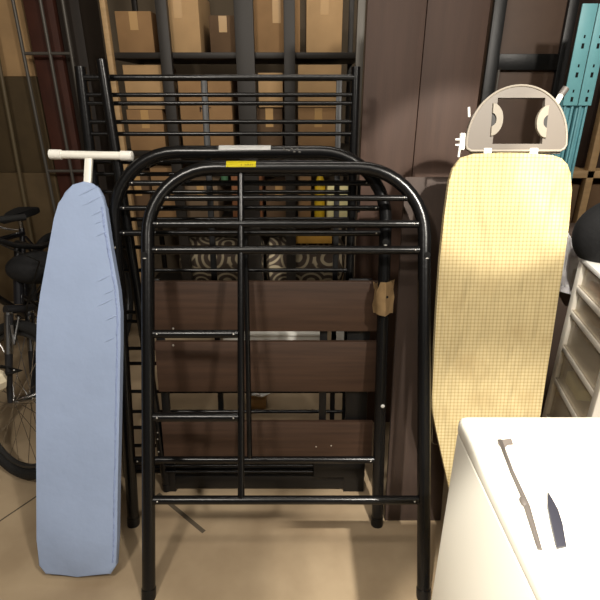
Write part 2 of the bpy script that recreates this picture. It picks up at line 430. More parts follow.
# puckers
for u, v, l in ((88, 192, 20), (92, 202, 22), (98, 213, 14), (100, 222, 12), (102, 234, 14), (104, 279, 18), (110, 292, 14), (106, 303, 20), (112, 318, 14), (110, 340, 12)):
    p0 = PBl.st(u-l*.6, v+l*.25); p1 = PBl.st(u+l*.5, v-l*.3)
    m = MB(); m.tube([PBl.w(p0[0]+(p1[0]-p0[0])*k/4, p0[1]+(p1[1]-p0[1])*k/4, -.0012) for k in range(5)], .003, 8, rs=[.0005, .0028, .0042, .003, .0005])
    m.build('pucker', bluem, root)
PT = Plane(PBl.w(0, 0, -.043).y-.0, 22); PT.O = PBl.O-PBl.N*.040
a = PT.st(53, 154.5); b = PT.st(129.5, 156)
leg = MB(); leg.tube([PT.w(*a), PT.w(*b)], .0135, 16); lg = leg.build('folding_leg', whitemet, root)
for q, e in ((a, 1), (b, -1)):
    d = (Vector(PT.w(*b))-Vector(PT.w(*a))).normalized()*e
    c = PT.w(*q)
    MB().tube([c-d*.012, c-d*.009, c+d*.028, c+d*.03], .016, 16, rs=[.010, .0165, .0165, .014]).build('foot_cap', whitep, lg)
m = MB(); q0 = PT.st(89, 158); q1 = PT.st(84, 260)
m.box(-.0125, .0125, -.006, .006, 0, 1, .002)
for v in m.bm.verts:
    s_, y_, z_ = v.co; v.co = PT.w(q0[0]*z_+q1[0]*(1-z_)+s_, q0[1]*z_+q1[1]*(1-z_), -y_)
m.build('leg_tube', whitemet, lg)
m = MB(); m.tube([PT.w(q1[0]-.09, .12, -.012), PT.w(q1[0]-.09, .95, -.012)], .011, 12); m.tube([PT.w(q1[0]+.09, .12, -.012), PT.w(q1[0]+.09, .95, -.012)], .011, 12)
m.tube([PT.w(q1[0]-.09, .12, -.012), PT.w(q1[0]+.09, .12, -.012)], .011, 12); m.build('folding_leg', whitemet, root)

# ---------------------------------------------------------------- checked ironing board (nose down) with iron rest
PY = Plane(1.22, 11)
px = [(474, 153.5), (500, 152.5), (530, 153), (553, 155), (562, 158), (568, 164), (571.5, 173), (572, 190), (569, 225), (564, 262), (558, 300), (552, 340), (546, 378), (540.5, 415), (533, 450), (523, 484), (510, 515), (494, 541), (478, 552), (463, 545), (457, 525), (450, 492), (444, 465), (437, 434), (431, 407), (432, 397), (434, 360), (436.5, 310), (440, 260), (444.5, 215), (449.5, 180), (453, 168), (461, 157.5)]
root = thing('ironing_board', PY.w(.63, 0), 'ironing board with a yellow checked cover standing nose down at the right', 'ironing board')
m = MB(); m.slab([PY.w(*PY.st(u, v)) for u, v in px], PY.N*-.020, .005, 4)
bmesh.ops.triangulate(m.bm, faces=[f for f in m.bm.faces if len(f.verts) > 6])
m.build('cover', checkm, root)
PR = Plane(0, 11); PR.O = PY.O-PY.N*.02
# iron rest plate: half round with a window
cx, cb = PR.st(515, 151.5)
xl, xr, yt = PR.st(465.5, 140)[0], PR.st(566.5, 140)[0], PR.st(515, 85)[1]
cx = (xl+xr)/2; aw = (xr-xl)/2; hh = yt-cb
def outl(n=28, ins=0.0):
    pts = []
    for i in range(n+1):
        a = math.pi*i/n
        pts.append((cx+(aw-ins)*math.cos(a), cb+.018+(hh-.018-ins)*math.sin(a)**.92))
    pts += [(cx-aw+ins+.004, cb+.006+ins), (cx-aw+.016+ins, cb+ins), (cx+aw-.016-ins, cb+ins), (cx+aw-.004-ins, cb+.006+ins)]
    return pts
hx0, ht1 = PR.st(497, 98); hx1, hb = PR.st(543, 144)
hx0 = PR.st(495.5, 98)[0]; hx1 = PR.st(541.5, 144)[0]
def plate(bm, o_, h_, n0, n1):
    """ring between outer outline and rectangular hole; radial matching"""
    N_ = 72; oc = ((hx0+hx1)/2, (ht1+hb)/2)
    def hit(poly, ang):
        dx, dy = math.cos(ang), math.sin(ang); best = None
        for i in range(len(poly)):
            x1, y1 = poly[i]; x2, y2 = poly[(i+1) % len(poly)]
            den = dx*(y2-y1)-dy*(x2-x1)
            if abs(den) < 1e-12: continue
            t = ((x1-oc[0])*(y2-y1)-(y1-oc[1])*(x2-x1))/den
            u = ((x1-oc[0])*dy-(y1-oc[1])*dx)/den
            if t > 0 and -1e-6 <= u <= 1+1e-6 and (best is None or t > best): best = t
        return oc[0]+dx*best, oc[1]+dy*best
    angs = sorted(set([2*math.pi*i/N_ for i in range(N_)]+[math.atan2(y-oc[1], x-oc[0]) % (2*math.pi) for x, y in h_]))
    L = []
    for a in angs:
        p, q = hit(o_, a), hit(h_, a)
        L.append([bm.verts.new(PR.w(p[0], p[1], n1)), bm.verts.new(PR.w(q[0], q[1], n1)), bm.verts.new(PR.w(q[0], q[1], n0)), bm.verts.new(PR.w(p[0], p[1], n0))])
    n = len(L)
    for i in range(n):
        A_, B_ = L[i], L[(i+1) % n]
        for k in range(4): bm.faces.new((A_[k], A_[(k+1) % 4], B_[(k+1) % 4], B_[k]))
hole = [(hx0, hb), (hx1, hb), (hx1-.004, ht1), (hx0+.006, ht1)]
m = MB(); plate(m.bm, outl(), hole, -.012, .004); rest = m.build('iron_rest', restm, root, label='grey-beige half-round iron rest')
# raised rim
m = MB(); rim = [PR.w(a, b, .004) for a, b in outl(32, .002)]; m.tube(rim, .0035, 8, closed=True); m.build('rim', M('rim_plastic', (146, 138, 126), .45), rest)
for side in (-1, 1):
    hx = hx0 if side < 0 else hx1; u_, v_ = (493.5, 120) if side < 0 else (543, 122)
    tc = PR.st(u_, v_)[1]
    m = MB(); pts = []
    ro = .034; ri = .017
    for i in range(17):
        a = -math.pi/2+math.pi*i/16; pts.append((ro*math.cos(a)*.95, ro*math.sin(a)*1.35))
    for i in range(17):
        a = math.pi/2-math.pi*i/16; pts.append((ri*math.cos(a)*.75, ri*math.sin(a)*1.1))
    m.slab([PR.w(hx-side*(p[0]-.008), tc+p[1], .009) for p in pts], PR.N*-.012, .001, 1)
    m.build('side_lug', M('lug_plastic', (134, 126, 112), .5), rest)
    m = MB(); m.slab([PR.w(hx-side*(p[0]-.008), tc+p[1], .005) for p in pts[17:]], PR.N*-.006); m.build('lug_pad', restd, rest)
# brackets, tubes and end caps of the folded legs showing around the rest
for u in (487, 533):
    s_, t_ = PR.st(u, 151); MB().box(s_-.012, s_+.012, -.008, .006, t_-.02, t_+.008, .002, PR).build('hinge', whitep, root)
s_, t_ = PR.st(478, 152); s2, _ = PR.st(556, 152)
MB().tube([PR.w(s_-.02, t_+.001, -.018), PR.w(s2+.02, t_+.001, -.018)], .006, 10).build('cross_rod', chrome, root)
lg = MB(); PQ = Plane(0, 11); PQ.O = PY.O-PY.N*.055
q0 = PQ.st(548, 117); q1 = PQ.st(561, 95)
lg = MB().tube([PQ.w(*q0), PQ.w(*q1)], .0085, 12).build('leg_end', whitemet, root)
q2 = PQ.st(566, 88); MB().tube([PQ.w(*q1), PQ.w(*q2)], .0105, 12).build('end_cap', greyl, lg)
s_, t_ = PR.st(461, 150); s3, t3 = PR.st(462, 133)
lk = MB().box(s_-.006, s_+.010, -.004, .01, t_, t3, .003, PR).build('side_catch', whitep, root)
m = MB()
for v in (139.5, 145): s4, t4 = PR.st(456, v); m.tube([PR.w(s4-.002, t4, .0), PR.w(s_, t4, .0)], .003, 8)
m.build('catch_pin', whitep, lk)
s5, t5 = PR.st(458.5, 157); s6, t6 = PR.st(460, 146); MB().tube([PR.w(s5, t5), PR.w(s6, t6)], .0035, 8).build('catch_lever', whitep, lk)
s7, t7 = PR.st(471.5, 116); s8, t8 = PR.st(471, 106); m = MB().tube([PR.w(s7, t7, -.02), PR.w(s8, t8, -.02)], .004, 8); m.build('rod_tip', whitep, root)
# folded legs behind the cover
m = MB(); PQ2 = PQ
for sx in (.56, .72): m.tube([PQ.w(sx, .30), PQ.w(sx, 1.25)], .010, 12)
m.tube([PQ.w(.56, .30), PQ.w(.72, .30)], .010, 12); m.build('folding_leg', whitemet, root)
pts = [PQ.w(*PQ.st(u, v)) for u, v in ((441, 395), (434, 396), (432.5, 420), (432, 442), (434, 444), (440, 444.5))]
MB().tube(pts, .0015, 6).build('cord_wire', chrome, root)

# ---------------------------------------------------------------- ivory box at the front right
x0, D1, zt = .347, .876, .855
root = thing('storage_box', (.62, .64, 0), 'large ivory plastic box with a grey top handle at the front right corner', 'box')
m = MB(); m.box(x0+.001, x0+.599, .401, D1-.001, .012, zt-.03, .018, seg=4); m.build('body', boxw, root)
m = MB(); m.box(x0, x0+.60, .40, D1, zt-.05, zt, .018, seg=5); lid = m.build('lid', boxw, root)
def TP(u, v, z):
    d = ray(u, v); k = (z-H)/d.z; return Vector((d.x*k, d.y*k, z))
hz = zt
pts = [TP(u, v, hz+.001) for u, v in ((500, 441), (503, 448), (512, 472), (522, 494), (527, 507), (533, 527), (540, 550))]
m = MB(); m.tube(pts, .0035, 8, rs=[.005, .004, .004, .0045, .006, .005, .004]); hd = m.build('handle_edge', greyl, lid)  # grey strip stands in for the shaded side of a white handle
m = MB(); a = TP(499, 441, hz+.002); b = TP(512, 441, hz+.002)
m.slab([TP(498, 444, hz), TP(497.5, 440, hz), TP(503, 441, hz), TP(511, 439, hz), TP(513, 445, hz), TP(507, 445, hz), TP(503, 451, hz)], Vector((0, 0, .003)), .0008, 1); m.build('handle_hinge', M('light_grey_plastic', (120, 112, 106), .5), hd)
m = MB(); m.ball(TP(524, 502, hz+.003), .009, (.8, 1.3, .5)); m.build('latch_knob', greyl, hd)
m = MB(); m.slab([TP(u, v, hz) for u, v in ((547, 493), (551, 500), (558, 512), (562, 526), (566, 548), (556, 550), (551, 528), (547, 508))], Vector((0, 0, .006)), .0015, 2); m.build('finger_grip', slate, lid, label='dark slate finger grip')
for sx in (x0+.06, x0+.54):
    for sy in (.45, .82): MB().tube([(sx, sy, 0), (sx, sy, .014)], .02, 12).build('foot', greyl, root)

# ---------------------------------------------------------------- drawer cart
o_ = Vector((1.036, 1.70, 0)); d1 = Vector((-.056, -.3, 0)).normalized(); d2 = Vector((-d1.y, d1.x, 0))   # d1 along drawer face, d2 to the right/back
cw, cdp, ct = .40, .36, .96
root = thing('drawer_cart', o_+d1*cw/2+d2*cdp/2, 'frosted plastic drawer tower at the right edge beside the checked ironing board', 'drawer unit')
def cbox(m, a0, a1, b0, b1, z0, z1, bev=.002):
    t = MB(); n0 = len(m.bm.verts)
    pts = []
    for z in (z0, z1):
        for a, b in ((a0, b0), (a1, b0), (a1, b1), (a0, b1)): pts.append(m.bm.verts.new(o_+d1*a+d2*b+Vector((0, 0, z))))
    fs = [m.bm.faces.new([pts[i] for i in f]) for f in ((0, 3, 2, 1), (4, 5, 6, 7), (0, 1, 5, 4), (1, 2, 6, 5), (2, 3, 7, 6), (3, 0, 4, 7))]
    if bev: bmesh.ops.bevel(m.bm, geom=list({e for f in fs for e in f.edges}), offset=bev, segments=2, profile=.5, affect='EDGES')
    t.bm.free()
m = MB(); cbox(m, -.005, cw+.005, -.005, cdp, ct-.02, ct, .006); m.build('top_panel', M('white_cart_top', (232, 230, 224), .4), root)
for a in (0, cw-.036):
    for b in (0, cdp-.03): m = MB(); cbox(m, a, a+.036, b, b+.03, .05, ct-.02, .004); m.build('corner_post', cartw, root)
m = MB(); cbox(m, .03, cw-.03, cdp-.006, cdp, .06, ct-.02, 0); m.build('back_panel', cartw, root)
zs = [ct-.02, ct-.12, ct-.22, ct-.37, ct-.52, ct-.70, ct-.88]
contents = [orange, cardl, None, paleyel, None, yellowp]
for i in range(6):
    z1, z0 = zs[i]-.006, zs[i+1]+.012
    m = MB(); cbox(m, .036, cw-.036, 0, .03, z0-.024, z0-.002, .004); cbox(m, .03, cw-.03, .02, cdp-.01, z0-.012, z0-.006, 0); m.build('divider', cartw, root)
    m = MB(); cbox(m, .038, cw-.038, .014, .018, z0, z1, 0); cbox(m, .034, cw-.034, .3, .304, z0, z1-.01, 0)
    cbox(m, .034, .038, .018, .3, z0, z1-.01, 0); cbox(m, cw-.038, cw-.034, .018, .3, z0, z1-.01, 0); cbox(m, .034, cw-.034, .004, .3, z0, z0+.004, 0)
    dr = m.build('drawer', cartd, root)
    m = MB(); cbox(m, cw/2-.10, cw/2+.10, .006, .014, z1-.018, z1-.006, .002); m.build('pull', cartd, dr)
    if contents[i]:
        m = MB(); hgt = (z1-z0)*.4
        cbox(m, .06, .2, .03, .2, z0+.005, z0+hgt, .006)
        o = m.build('packet', contents[i])
        tag(o, ['orange packet in the topmost drawer of the plastic drawer tower', 'tan carton in the second drawer from the top of the plastic tower', '', 'pale yellow packet in the fourth drawer from the top of the plastic tower', '', 'yellow packet in the bottom drawer of the plastic tower'][i], 'packet')
for a in (.03, cw-.03):
    for b in (.03, cdp-.03):
        p = o_+d1*a+d2*b; MB().tube([p+d1*-.01+Vector((0, 0, .025)), p+d1*.01+Vector((0, 0, .025))], .025, 14).build('caster', blackm2, root)
        
# black bag on the cart
bc = o_+d1*.03+d2*.072+Vector((0, 0, ct))
def sag(co):
    r = co-bc; z = r.z
    k = 1+.06*math.sin(r.x*40)+.05*math.sin(r.y*31+1)
    return bc+Vector((r.x*k, r.y*k, max(z, .001)))
root = thing('fabric_bag', bc+Vector((0, 0, .001)), 'black fabric bag slumped on top of the plastic drawer tower', 'bag')
MB().ball(bc+Vector((.0, 0, .085)), .112, (1.0, .95, 1.15), 28, 18, fn=sag).build('bag_body', blackfab, root)
m = MB(); q = bc+Vector((-.01, -.108, .095)); m.tube([q+Vector((-.02, .006, .0)), q, q+Vector((.012, .0, .006))], .003, 8)
m.build('zip_pull', chrome, root)
# white film hanging between board and cart
m = MB(); g = []
for i in range(9):
    row = []
    for j in range(13):
        v = 218+j*6.4; f = i/8
        ur = 560+(v-218)*.57 if v < 255 else 581-(v-255)*.24
        u = 543*(1-f)+ur*f; v = v-(1-f)*(8 if j > 8 else 0)
        d = 1.795+(max(0, 3-j)*.02)+.010*math.sin(i*1.7+j*.5)+.01*math.sin(j*1.3+i)
        x, z = XZ(u, v, d); row.append(m.bm.verts.new((x, d, z)))
    g.append(row)
for i in range(8):
    for j in range(12): m.bm.faces.new((g[i][j], g[i+1][j], g[i+1][j+1], g[i][j+1]))
bmesh.ops.solidify(m.bm, geom=m.bm.faces[:], thickness=.003)
film = m.build('plastic_bag', whitefab); tag(film, 'crumpled white plastic bag hanging behind the plastic drawer tower', 'plastic bag')
# dark carton behind
x0c, _ = XZ(548, 300, 1.93)
o = MB().box(x0c-.06, x0c+.34, 1.835, 2.15, 0, .97, .004).build('carton', M('dark_brown_carton', (84, 70, 62), .7, var=.1)); tag(o, 'dark brown carton standing on the floor behind the checked ironing board', 'carton')

# ---------------------------------------------------------------- teal rack beams with connector plates
for i, (u0, u1) in enumerate(((564.5, 578.5), (580, 592.5))):
    D = 1.97
    xa, za = XZ(u0, 90, D); xb, _ = XZ(u1, 90, D); zp = XZ(580, 105.5, D)[1]
    root = thing('rack_beam', ((xa+xb)/2, D, 0), ['teal steel rack beam standing on end, left of the two behind the iron rest', 'teal steel rack beam standing on end, right of the two behind the iron rest'][i], 'rack beam', 'teal rack beams')
    m = MB()
    m.box(xa+.003, xb-.003, D+.004, D+.05, 0, zp+.02, .003)
    m.box(xa+.009, xa+.018, D-.006, D+.006, .002, zp+.01, .002); m.box(xb-.016, xb-.007, D-.006, D+.006, .002, zp+.01, .002)
    m.build('beam', tealm, root)
    pl = MB().box(xa-.001, xb+.001, D-.012, D-.007, zp, 1.80, .001).build('connector_plate', M('teal_plate', (112, 172, 180), .45, var=.05), root)
    for k, zz in enumerate((zp+.022, zp+.05, zp+.105, zp+.135, zp+.20, zp+.23)):
        w_, h_ = (.0048, .0085) if k % 2 == 0 else (.003, .005)
        MB().box((xa+xb)/2+.002-w_, (xa+xb)/2+.002+w_, D-.0135, D-.0115, zz-h_, zz+h_, .001).build('slot', holem, pl)

# dark cabinet behind the iron rest
x0c = XZ(483, 76, 2.22)[0]; x1c = XZ(563, 76, 2.22)[0]
root = thing('cabinet', ((x0c+x1c)/2, 2.3, 0), 'dark brown cabinet with black framed door behind the iron rest', 'cabinet')
MB().box(x0c, x1c, 2.22, 2.5, 0, 1.9, .003).build('body', M('cabinet_brown', (74, 56, 44), .6, var=.1), root)
m = MB(); m.box(x0c, x0c+.05, 2.2, 2.22, .02, 1.9, .002); m.box(x1c-.04, x1c, 2.2, 2.22, .02, 1.9, .002); m.box(x0c+.05, x1c-.04, 2.2, 2.22, 1.60, 1.66, .002); m.box(x0c+.05, x1c-.04, 2.2, 2.22, .02, .1, .002)
m.build('door_frame', blackm2, root)
MB().box(x0c+.05, x0c+.056, 2.19, 2.199, .1, 1.6).build('trim_strip', shelfm, root)

# right background shelf
x0c, zc = XZ(571, 174.5, 2.45)
root = thing('wooden_shelf', (x0c+.5, 2.7, 0), 'pale wooden shelf unit at the right edge behind the teal rack beams', 'shelf')
MB().box(x0c-.05, x0c+1.1, 2.45, 2.95, zc-.018, zc+.018, .002).build('shelf_board', beigew, root)
for xx in (XZ(593, 150, 2.45)[0], x0c+1.07): MB().box(xx, xx+.035, 2.45, 2.49, 0, 2.1, .002).build('post', beigew, root)
for xx in (x0c-.04, x0c+1.07): MB().box(xx, xx+.035, 2.9, 2.94, 0, 2.1, .002).build('post', beigew, root)
MB().box(x0c-.05, x0c+1.1, 2.45, 2.95, .5, .53, .002).build('shelf_board', beigew, root)
o = MB().box(x0c+.10, x0c+.9, 2.55, 2.9, zc+.019, 2.05, .003).build('dark_carton', M('carton_brown_black', (52, 38, 32), .8, var=.1)); tag(o, 'near black carton on the upper board of the pale wooden shelf', 'carton')
o = MB().box(x0c+.0, x0c+.8, 2.50, 2.88, .532, zc-.06, .003).build('cardboard_box', cardd); tag(o, 'brown cardboard box under the upper board of the pale wooden shelf', 'cardboard box')
p0 = XZ(571, 188, 2.2); p1 = XZ(590, 214, 2.2)
o = MB().tube([(p0[0]-.35, 2.22, .0), (p1[0]+.0, 2.40, 0.0+.0)], .001, 4)
o.bm.free()

# ---------------------------------------------------------------- back racking with cardboard boxes
DB = 2.95
root = thing('steel_shelving', (-.1, 3.2, 0), 'steel shelving unit loaded with cardboard boxes behind the bed frames', 'shelving unit')
posts = [XZ(122, 120, DB)[0], XZ(172, 95, DB)[0], XZ(246, 95, DB)[0]+.01, XZ(290, 95, DB)[0], XZ(346, 100, DB)[0]+.06]
for i, xx in enumerate(posts):
    wid = (.014, .03, .05, .03, .02)[i]
    MB().box(xx-wid, xx+wid, DB-.06, DB-.02, 0, 2.3, .002).build('post', (beigew, darksteel, darksteel, darksteel, shelfm)[i], root)
for xx in (posts[0], posts[-1]): MB().box(xx-.015, xx+.015, 3.44, 3.47, 0, 2.3, .002).build('post', darksteel, root)
levels = [.30, .78, 1.205, 1.72]
for zz in levels: MB().box(posts[0]-.02, posts[-1]+.02, DB-.02, 3.44, zz-.03, zz, .002).build('shelf_board', darksteel, root)
def carton(name, x0, x1, y0, y1, z0, z1, mat, label, cat='cardboard box', flaps=True, tape=True, group=None, mark=False):
    r_ = thing(name, ((x0+x1)/2, (y0+y1)/2, z0), label, cat, group)
    MB().box(x0, x1, y0, y1, z0, z1, .003).build('box_body', mat, r_)
    if tape: MB().box((x0+x1)/2-.022, (x0+x1)/2+.022, y0-.0012, y0-.0002, z0+(z1-z0)*.55, z1-.002).build('tape', M('tape_tan', (178, 142, 92), .35), r_)
    if flaps:
        m = MB(); m.slab([Vector((x0+.003, y0-.001, z1)), Vector((x1-.003, y0-.001, z1)), Vector((x1-.012, y0-.05, z1-.07)), Vector((x0+.012, y0-.05, z1-.07))], Vector((0, .003, .001)))
        m.build('flap', mat, r_)
    if mark:
        m = MB(); cx_ = (x0+x1)/2; cz = (z0+z1)/2+.03
        m.box(cx_-.035, cx_-.005, y0-.002, y0-.0005, cz, cz+.006); m.box(cx_+.002, cx_+.03, y0-.002, y0-.0005, cz+.006, cz+.010); m.box(cx_-.035, cx_-.028, y0-.002, y0-.0005, cz-.015, cz+.012)
        m.build('marking', ink2, r_)
    return r_
ink2 = M('dark_print', (48, 32, 22), .8)
G = 'cardboard boxes on the steel shelving'
def bx(u): return XZ(u, 110, DB)[0]
carton('cardboard_box', bx(126), bx(162), DB, 3.35, 1.206, 1.43, card, 'brown carton on the third shelf level at the far left of the steel shelving', group=G, flaps=False)
carton('cardboard_box', bx(128), bx(165), DB+.0, 3.3, 1.432, 1.66, cardl, 'light tan carton stacked on the far left brown carton of the steel shelving', group=G, flaps=False, tape=False)
carton('cardboard_box', bx(180), bx(232), DB, 3.35, 1.206, 1.60, card, 'carton with a small dark printed mark, left of middle on the steel shelving', group=G, flaps=False, mark=True, tape=False)
carton('cardboard_box', bx(256), bx(282), DB+.02, 3.3, 1.206, 1.44, cardd, 'narrow brown carton in the middle of the steel shelving', group=G, flaps=False)
carton('cardboard_box', bx(259), bx(283), DB+.0, 3.3, 1.442, 1.62, cardl, 'small light carton on the narrow brown carton in the middle of the shelving', group=G, flaps=False, tape=False)
carton('cardboard_box', bx(298), bx(339), DB, 3.35, 1.206, 1.44, card, 'lower carton at the right end of the steel shelving', group=G, flaps=False)
carton('cardboard_box', bx(298), bx(340), DB-.01, 3.3, 1.442, 1.66, cardl, 'light carton stacked at the right end of the steel shelving', group=G, flaps=False, tape=False)
for i, (u0, u1, zz, mt, la) in enumerate(((126, 160, 1.92, card, 'carton on the top shelf at the left of the steel shelving'), (166, 205, 2.02, cardl, 'taller light carton on the top shelf left of middle'), (214, 240, 1.9, cardd, 'small dark carton on the top shelf'), (256, 300, 1.98, card, 'wide carton on the top shelf right of middle'), (306, 340, 2.05, cardl, 'light carton on the top shelf at the right end'))):
    carton('cardboard_box', bx(u0), bx(u1), DB+.02, 3.35, 1.722, zz, mt, la, flaps=False, group=G)
def bz(u, v, D=DB): return XZ(u, v, D)
for i, (u0, u1, z1, mt, la) in enumerate(((128, 150, 1.06, cardd, 'dark brown carton on the second shelf at the far left'), (153, 176, 1.1, card, 'brown carton with tape on the second shelf left of the dark post'), (184, 214, 1.02, M('taupe_board', (120, 100, 78), .8), 'taupe carton on the second shelf near the green tub'),
      (232, 262, 1.08, M('rust_board', (130, 84, 52), .8), 'rust brown carton on the second shelf in the middle'), (266, 292, 1.0, cardd, 'dark carton on the second shelf right of the rust brown one'), (298, 311, 1.05, card, 'narrow carton on the second shelf left of the yellow bottle'))):
    carton('cardboard_box', XZ(u0, 210, DB)[0], XZ(u1+(4 if u0 == 184 else 0), 210, DB)[0], DB+.03, 3.3, .782, z1, mt, la, flaps=False, group=G, tape=i % 2 == 0)
# small goods
x, z = bz(320, 210)
r_ = thing('bottle', (x, DB+.06, .781), 'yellow plastic bottle on the second shelf seen through the bed rails', 'bottle')
MB().tube([(x, DB+.06, .781), (x, DB+.06, .80), (x, DB+.06, 1.0), (x, DB+.06, 1.06), (x, DB+.06, 1.07)], .03, 16, rs=[.030, .033, .033, .014, .013]).build('body', yellowp, r_)
MB().tube([(x, DB+.06, 1.07), (x, DB+.06, 1.10)], .017, 12).build('cap', whitep, r_)
x, z = bz(333, 230)
o = MB().box(x-.04, x+.09, DB, DB+.2, .781, 1.0, .003).build('paper_packet', paleyel); tag(o, 'pale yellow packet on the second shelf right of the yellow bottle', 'packet')
x, z = bz(223, 183)
r_ = thing('tub', (x, DB+.07, 1.021), 'small green plastic tub on a carton of the second shelf behind the bed rails', 'tub')
MB().tube([(x, DB+.07, 1.021), (x, DB+.07, 1.09)], .03, 16, rs=[.022, .026]).build('body', greenp, r_); MB().tube([(x, DB+.07, 1.09), (x, DB+.07, 1.10)], .028, 16).build('lid', greenp, r_)
x0c = bz(296, 238)[0]; x1c = bz(332, 238)[0]
o = MB().box(x0c, x1c, DB-.01, 3.2, .64, .70, .004).build('folded_cloth', M('ochre_cloth', (170, 128, 52), .9, var=.1)); tag(o, 'folded ochre cloth on top of the scroll patterned rug roll', 'cloth')
# rolled patterned textiles on the low shelf
for i, (u0, u1) in enumerate(((178, 262), (266, 345))):
    xa = bz(u0, 265)[0]; xb = bz(u1, 265)[0]
    r_ = thing('rolled_rug', ((xa+xb)/2, DB+.14, .302), ['rolled rug with cream and brown scrolls, left of the two rolls on the low shelf', 'rolled rug with cream and brown scrolls, right of the two rolls on the low shelf'][i], 'rug', 'rolled rugs on the low shelf')
    zc = .302+.165
    m = MB(); m.tube([(xa, DB+.17, zc), (xa+.02, DB+.17, zc), (xb-.02, DB+.17, zc), (xb, DB+.17, zc)], .165, 28, rs=[.13, .162, .162, .13]); m.build('roll', scrollm, r_)
    MB().tube([(xa-.004, DB+.17, zc), (xa+.003, DB+.17, zc)], .05, 14).build('core', card, r_)
# white storage tub on the floor
xa = bz(232, 336)[0]; xb = bz(318, 336)[0]
r_ = thing('storage_tub', ((xa+xb)/2, 2.86, 0), 'long white plastic tub on the floor seen in the gap between the headboard boards', 'tub')
MB().box(xa, xb, 2.58, 2.86, 0, .17, .01).build('body', whitep, r_); MB().box(xa-.01, xb+.01, 2.57, 2.87, .17, .19, .005).build('lid', whitep, r_)
xa, za = XZ(335, 336, 2.6); xb = XZ(349, 336, 2.6)[0]
o = MB().box(xa, xb+.06, 2.6, 2.8, 0, .32, .006).build('white_carton', labw); tag(o, 'white carton on the floor to the right of the long white tub', 'carton')
# small carton with crumpled paper on the floor
xa, _ = XZ(251, 405, 2.1); xb, _ = XZ(262, 405, 2.1)
r_ = carton('small_carton', xa, xb+.02, 2.08, 2.2, 0, .06, M('small_carton_tan', (190, 152, 104), .8), 'small tan carton on the floor behind the bed frames', 'carton', flaps=False)
m = MB(); 
def crump(co): return co+Vector((random.uniform(-.012, .012), random.uniform(-.012, .012), random.uniform(-.006, .006)))
m.ball(Vector(((xa+xb)/2+.01, 2.12, .083)), .055, (1.2, .8, .32), 16, 8, fn=crump); tag(m.build('crumpled_paper', labw, smooth=False), 'crumpled white paper lying on the small tan floor carton', 'paper')

# ---------------------------------------------------------------- left shelving
DL = 3.42
def lx(u, v=76, D=DL): return XZ(u, v, D)[0]
root = thing('shelf_upright', (lx(40), DL, 0), 'grey tubular shelf rack with two thin posts at the upper left', 'shelf rack')
for u in (28, 54): MB().tube([(lx(u), DL, 0), (lx(u), DL, 2.2)], .011, 10).build('post', shelfm, root)
z = XZ(50, 171, DL)[1]
MB().tube([(lx(28), DL, z), (lx(75), DL, z)], .010, 10).build('crossbar', shelfm, root)
MB().tube([(lx(28), DL, 1.75), (lx(75), DL, 1.75)], .010, 10).build('crossbar', shelfm, root)
for z_ in (.35,): MB().tube([(lx(28), DL, z_), (lx(75), DL, z_)], .010, 10).build('crossbar', shelfm, root)
MB().tube([(lx(75), DL, 0), (lx(75), DL, 2.2)], .011, 10).build('post', shelfm, root)
o = MB().box(lx(31), lx(60), 3.5, 3.85, 0, 2.35, .004).build('board_stack', maroon); tag(o, 'tall red-brown board standing behind the grey shelf rack at the upper left', 'board')
o = MB().box(lx(62), lx(84), 3.52, 3.85, 0, 2.3, .004).build('dark_locker', M('dark_locker_paint', (44, 36, 30), .6)); tag(o, 'narrow dark locker between the red-brown board and the steel shelving', 'locker')
r_ = carton('large_carton', lx(-75), lx(28), 3.52, 3.88, 1.0, 1.62, M('olive_carton', (74, 60, 38), .85, var=.1), 'large drab cardboard box at the upper left, on the lower wide box', 'cardboard box', flaps=False, tape=False)
r_ = carton('large_carton', lx(-75), lx(29), 3.50, 3.88, 0, .998, M('drab_carton', (88, 72, 48), .85, var=.1), 'wide drab cardboard box on the floor behind the bicycles', 'cardboard box', flaps=False, tape=False)
r_ = carton('large_carton', lx(-75), lx(26), 3.54, 3.88, 1.622, 2.15, cardl, 'light cardboard box topmost of the stack at the upper left', 'cardboard box', flaps=False)
o = MB().tube([(lx(7, 150, 3.42), 3.44, 0), (lx(2, 76, 3.42), 3.46, 2.3)], .013, 10).build('leaning_pole', M('olive_tube', (96, 84, 62), .5)); tag(o, 'slim olive pole standing at the upper left beside the cardboard boxes', 'pole')

